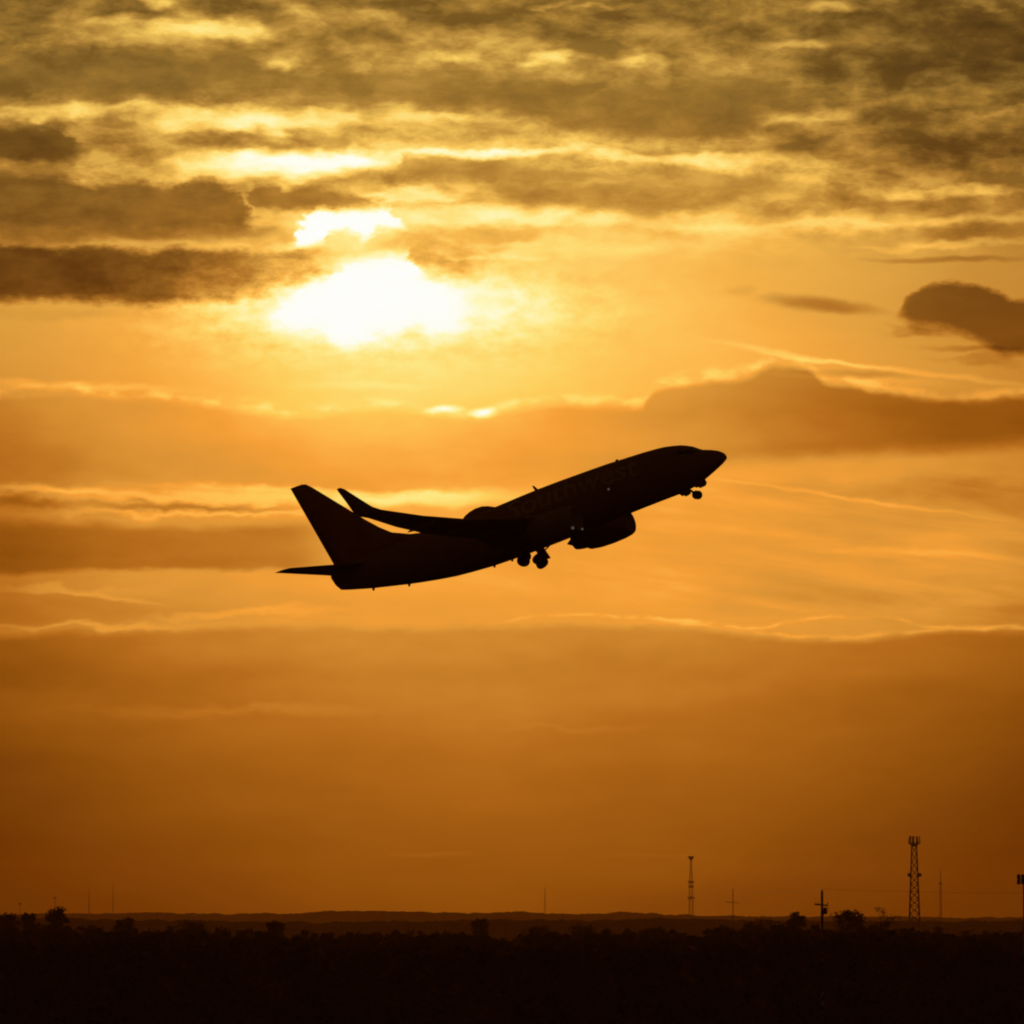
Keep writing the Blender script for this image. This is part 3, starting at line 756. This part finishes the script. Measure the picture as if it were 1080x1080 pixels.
# engines (> fan cowl with intake, core, pylon)
for sd_ in (1, -1):
    s0, r0, z0 = 12.15, 4.83*sd_, -1.93
    ax = L(1, 0, -.02) - L(0, 0, 0)
    en = None
    bm = bmesh.new()
    lathe(bm, [(.35, .78), (.12, .83), (.0, .92), (.05, 1.0), (.3, 1.11), (.9, 1.2), (2.0, 1.25), (3.2, 1.22), (4.0, 1.1), (4.15, 1.04), (4.15, .98), (3.8, .95)], L(s0, r0, z0), ax, 36)
    en = link_mesh('engine', bm, M['wing'], plane, True)
    bm = bmesh.new(); lathe(bm, [(0, .01), (.35, .2), (.5, .24), (.55, .8), (.6, .8)], L(s0+.3, r0, z0), ax, 28); link_mesh('fan', bm, M['rubber'], en, True)
    bm = bmesh.new(); lathe(bm, [(3.6, .92), (4.3, .9), (5.0, .8), (5.35, .7), (5.37, .45), (5.9, .12), (6.05, .03)], L(s0, r0, z0), ax, 28); link_mesh('exhaust_cone', bm, M['metal'], en, True)
    bm = bmesh.new(); loft(bm, [[L(s0+a, r0+w, z) for a, w in ((p, -.14), (p, .14), (q, .14), (q, -.14))] for p, q, z in ((.9, 5.4, z0+.75), (1.6, 6.4, z0+1.15), (3.2, 7.2, -.85))]); link_mesh('pylon', bm, M['wing'], en)

# satellite dome, blades and the little drain masts under the belly
bm = bmesh.new()
for i in range(1): pass
rs = []
for s_, h_, w_ in ((24.5, .02, .05), (24.2, .2, .3), (23.7, .38, .48), (23.1, .48, .55), (22.5, .46, .55), (22.0, .32, .45), (21.6, .14, .28), (21.35, .02, .05)):
    zb = interp(s_, TOP) - .12
    rs.append([L(s_, w_*math.cos(a), zb + (h_+.12)*math.sin(a)) for a in [math.pi*k/12 for k in range(13)]])
loft(bm, rs); bmesh.ops.recalc_face_normals(bm, faces=bm.faces[:]); link_mesh('antenna_dome', bm, M['body'], plane, True)
def blade(s_, z_, h, c, lean, name='blade_antenna'):
    bm = bmesh.new()
    loft(bm, [[L(s_+a, w, z_) for a, w in ((0, 0), (c*.5, .05), (c, 0), (c*.5, -.05))], [L(s_+lean+a*.5, w*.5, z_+h) for a, w in ((0, 0), (c*.5, .05), (c, 0), (c*.5, -.05))]])
    link_mesh(name, bm, M['body'], plane)
blade(17.15, 2.15, .45, .34, .32); blade(9.5, 2.2, .2, .4, .1)
for s_ in (22.6, 20.9, 30.6, 33.9): blade(s_, interp(s_, BOT)+.05, -.22, .3, .12)

# cockpit glazing
bm = bmesh.new()
def skin(s_, a):
    zt, zb, w = interp(s_, TOP), interp(s_, BOT), interp(s_, WID)
    zm = zt - min((zt - zb)*.5, 2.15) if s_ > 6 else (zt+zb)/2
    p = L(s_, w*math.cos(a), zm + (zt-zm)*math.sin(a))
    return p + Vector((.0, -math.cos(a), math.sin(a)))*.012 + Vector((.01, 0, .01))
for sd_ in (0, 1):
    for (sa, sb, a0, a1) in ((2.25, 2.9, 52, 88), (2.5, 3.2, 32, 49), (3.25, 3.8, 30, 44)):
        f = lambda s_, a: skin(s_, R(a) if sd_ == 0 else math.pi - R(a))
        q = [[bm.verts.new(f(sa + (sb-sa)*i/3, a0 + (a1-a0)*j/3)) for i in range(4)] for j in range(4)]
        for j in range(3):
            for i in range(3): bm.faces.new((q[j][i], q[j][i+1], q[j+1][i+1], q[j+1][i]))
bmesh.ops.recalc_face_normals(bm, faces=bm.faces[:]); link_mesh('windshield', bm, M['glass'], plane, True)

# airline name along both sides of the forward fuselage
def name_on_side(sd_):
    cu = bpy.data.curves.new('airline_name', 'FONT'); cu.body = 'Southwest'; cu.size = 2.35; cu.resolution_u = 3; cu.offset = .03
    cu.align_x = 'CENTER'; cu.align_y = 'CENTER'
    tmp = bpy.data.objects.new('tmp_text', cu); col.objects.link(tmp)
    bpy.context.view_layer.update()
    me = bpy.data.meshes.new_from_object(tmp.evaluated_get(bpy.context.evaluated_depsgraph_get()))
    bpy.data.objects.remove(tmp)
    bm = bmesh.new(); bm.from_mesh(me); bpy.data.meshes.remove(me)
    for _ in range(2): bmesh.ops.subdivide_edges(bm, edges=[e for e in bm.edges if e.calc_length() > .35], cuts=1)
    bmesh.ops.triangulate(bm, faces=bm.faces[:])
    xs = [v.co.x for v in bm.verts]; wd = max(xs) - min(xs); x0 = min(xs)
    for v in bm.verts:
        f = (v.co.x - x0)/wd
        s_ = 19.6 - 12.3*f if sd_ > 0 else 7.3 + 12.3*f
        a = R(27) + v.co.y/2.0
        zt, zb, w = interp(s_, TOP), interp(s_, BOT), interp(s_, WID)
        zm = zt - min((zt - zb)*.5, 2.15)
        v.co = L(s_, (w+.015)*math.cos(a)*sd_, zm + (zt-zm+.015)*math.sin(a))
    o = link_mesh('lettering', bm, M['letter'], plane)
name_on_side(1); name_on_side(-1)

# small dim emissive dots on the fuselage and the near engine
for s_, r_, z_, rr in ((13.42, 1.93, -2.2, .13), (12.7, 1.93, -2.2, .1), (10.2, 1.93, -.03, .1)):
    pass
def spot(p, rr, nm='glowing_dot'):
    bm = bmesh.new(); bmesh.ops.create_uvsphere(bm, u_segments=10, v_segments=6, radius=rr, matrix=Matrix.Translation(p)); link_mesh(nm, bm, M['lamp'], plane, True)
spot(L(10.2, 1.86, -.03), .10); spot(L(12.3, 4.83+1.0, -2.75), .13); spot(L(11.62+.0, 4.83+.75, -3.05), .10)

# landing gear: main legs folding inwards, nose leg folding forwards
def wheel(c, axis, r_, w_, leg):
    bm = bmesh.new(); a = Vector(axis).normalized()
    lathe(bm, [(-w_/2, r_*.45), (-w_/2, r_*.82), (-w_*.36, r_*.96), (-w_*.15, r_), (w_*.15, r_), (w_*.36, r_*.96), (w_/2, r_*.82), (w_/2, r_*.45)], c, a, 28)
    t_ = link_mesh('wheel', bm, M['rubber'], leg, True)
for sd_ in (1, -1):
    piv = L(19.3, 2.75*sd_, -1.7); end = L(19.32, 1.42*sd_, -3.08 if sd_ > 0 else -3.22)
    d = (end - piv).normalized()
    fw = Vector((1, 0, 0)); ax = d.cross(fw).normalized()
    bm = bmesh.new(); tube(bm, piv, piv.lerp(end, .6), .15, .15, 12); tube(bm, piv.lerp(end, .6), end, .09, .09, 12); tube(bm, end - ax*.5, end + ax*.5, .07, None, 10)
    tube(bm, piv.lerp(end, .55), L(18.2, 2.2*sd_, -2.0), .06, None, 8)
    leg = link_mesh('landing_gear', bm, M['metal'], plane, True)
    for k in (-1, 1): wheel(end + ax*.3*k, ax, .54, .36, leg)
    bm = bmesh.new(); box(bm, piv.lerp(end, .58) + L(0, .2*sd_, 0) - L(0, 0, 0), (.8, .05, 1.3), Matrix.Rotation(math.atan2(1.33, 1.52)*(-sd_), 3, 'X')); link_mesh('gear_door', bm, M['body'], leg)
bm = bmesh.new(); a, b = L(4.3, 0, -1.75), L(3.62, 0, -2.5)
tube(bm, a, a.lerp(b, .6), .1, .1, 10); tube(bm, a.lerp(b, .6), b, .06, .06, 10); tube(bm, b + Vector((0, -.26, 0)), b + Vector((0, .26, 0)), .05, None, 8)
leg = link_mesh('landing_gear', bm, M['metal'], plane, True)
for k in (-1, 1): wheel(b + Vector((0, .19*k, 0)), (0, 1, 0), .36, .2, leg)
for sd_ in (1, -1):
    bm = bmesh.new()
    loft(bm, [[L(s_, (.34 + w)*sd_, z_) for s_, z_ in ((2.75, -1.45), (2.68, -1.72), (2.85, -1.95), (3.35, -2.0), (3.7, -1.75))] for w in (0, .05)])
    bmesh.ops.recalc_face_normals(bm, faces=bm.faces[:]); link_mesh('gear_door', bm, M['body'], leg)
    bm = bmesh.new()
    loft(bm, [[L(s_, (.3 + w)*sd_, z_) for s_, z_ in ((4.2, -1.8), (4.3, -2.2), (4.75, -2.28), (5.1, -1.9))] for w in (0, .05)])
    bmesh.ops.recalc_face_normals(bm, faces=bm.faces[:]); link_mesh('gear_door', bm, M['body'], leg)

# ------------------------------------------------------------------ evening haze in the low air
m = bpy.data.materials.new('haze_air'); m.use_nodes = True
nt = m.node_tree; nt.nodes.clear()
pv = nt.nodes.new('ShaderNodeVolumePrincipled'); mo = nt.nodes.new('ShaderNodeOutputMaterial')
pv.inputs['Color'].default_value = (.95, .45, .08, 1); pv.inputs['Density'].default_value = 1.7e-5; pv.inputs['Anisotropy'].default_value = .6
nt.links.new(pv.outputs[0], mo.inputs['Volume'])
bm = bmesh.new(); box(bm, (0, 6000, 64), (5000, 13000, 130))
hz = link_mesh('haze', bm, m); hz['kind'] = 'stuff'; hz['label'] = 'thin warm evening haze over the whole plain'; hz['category'] = 'haze'
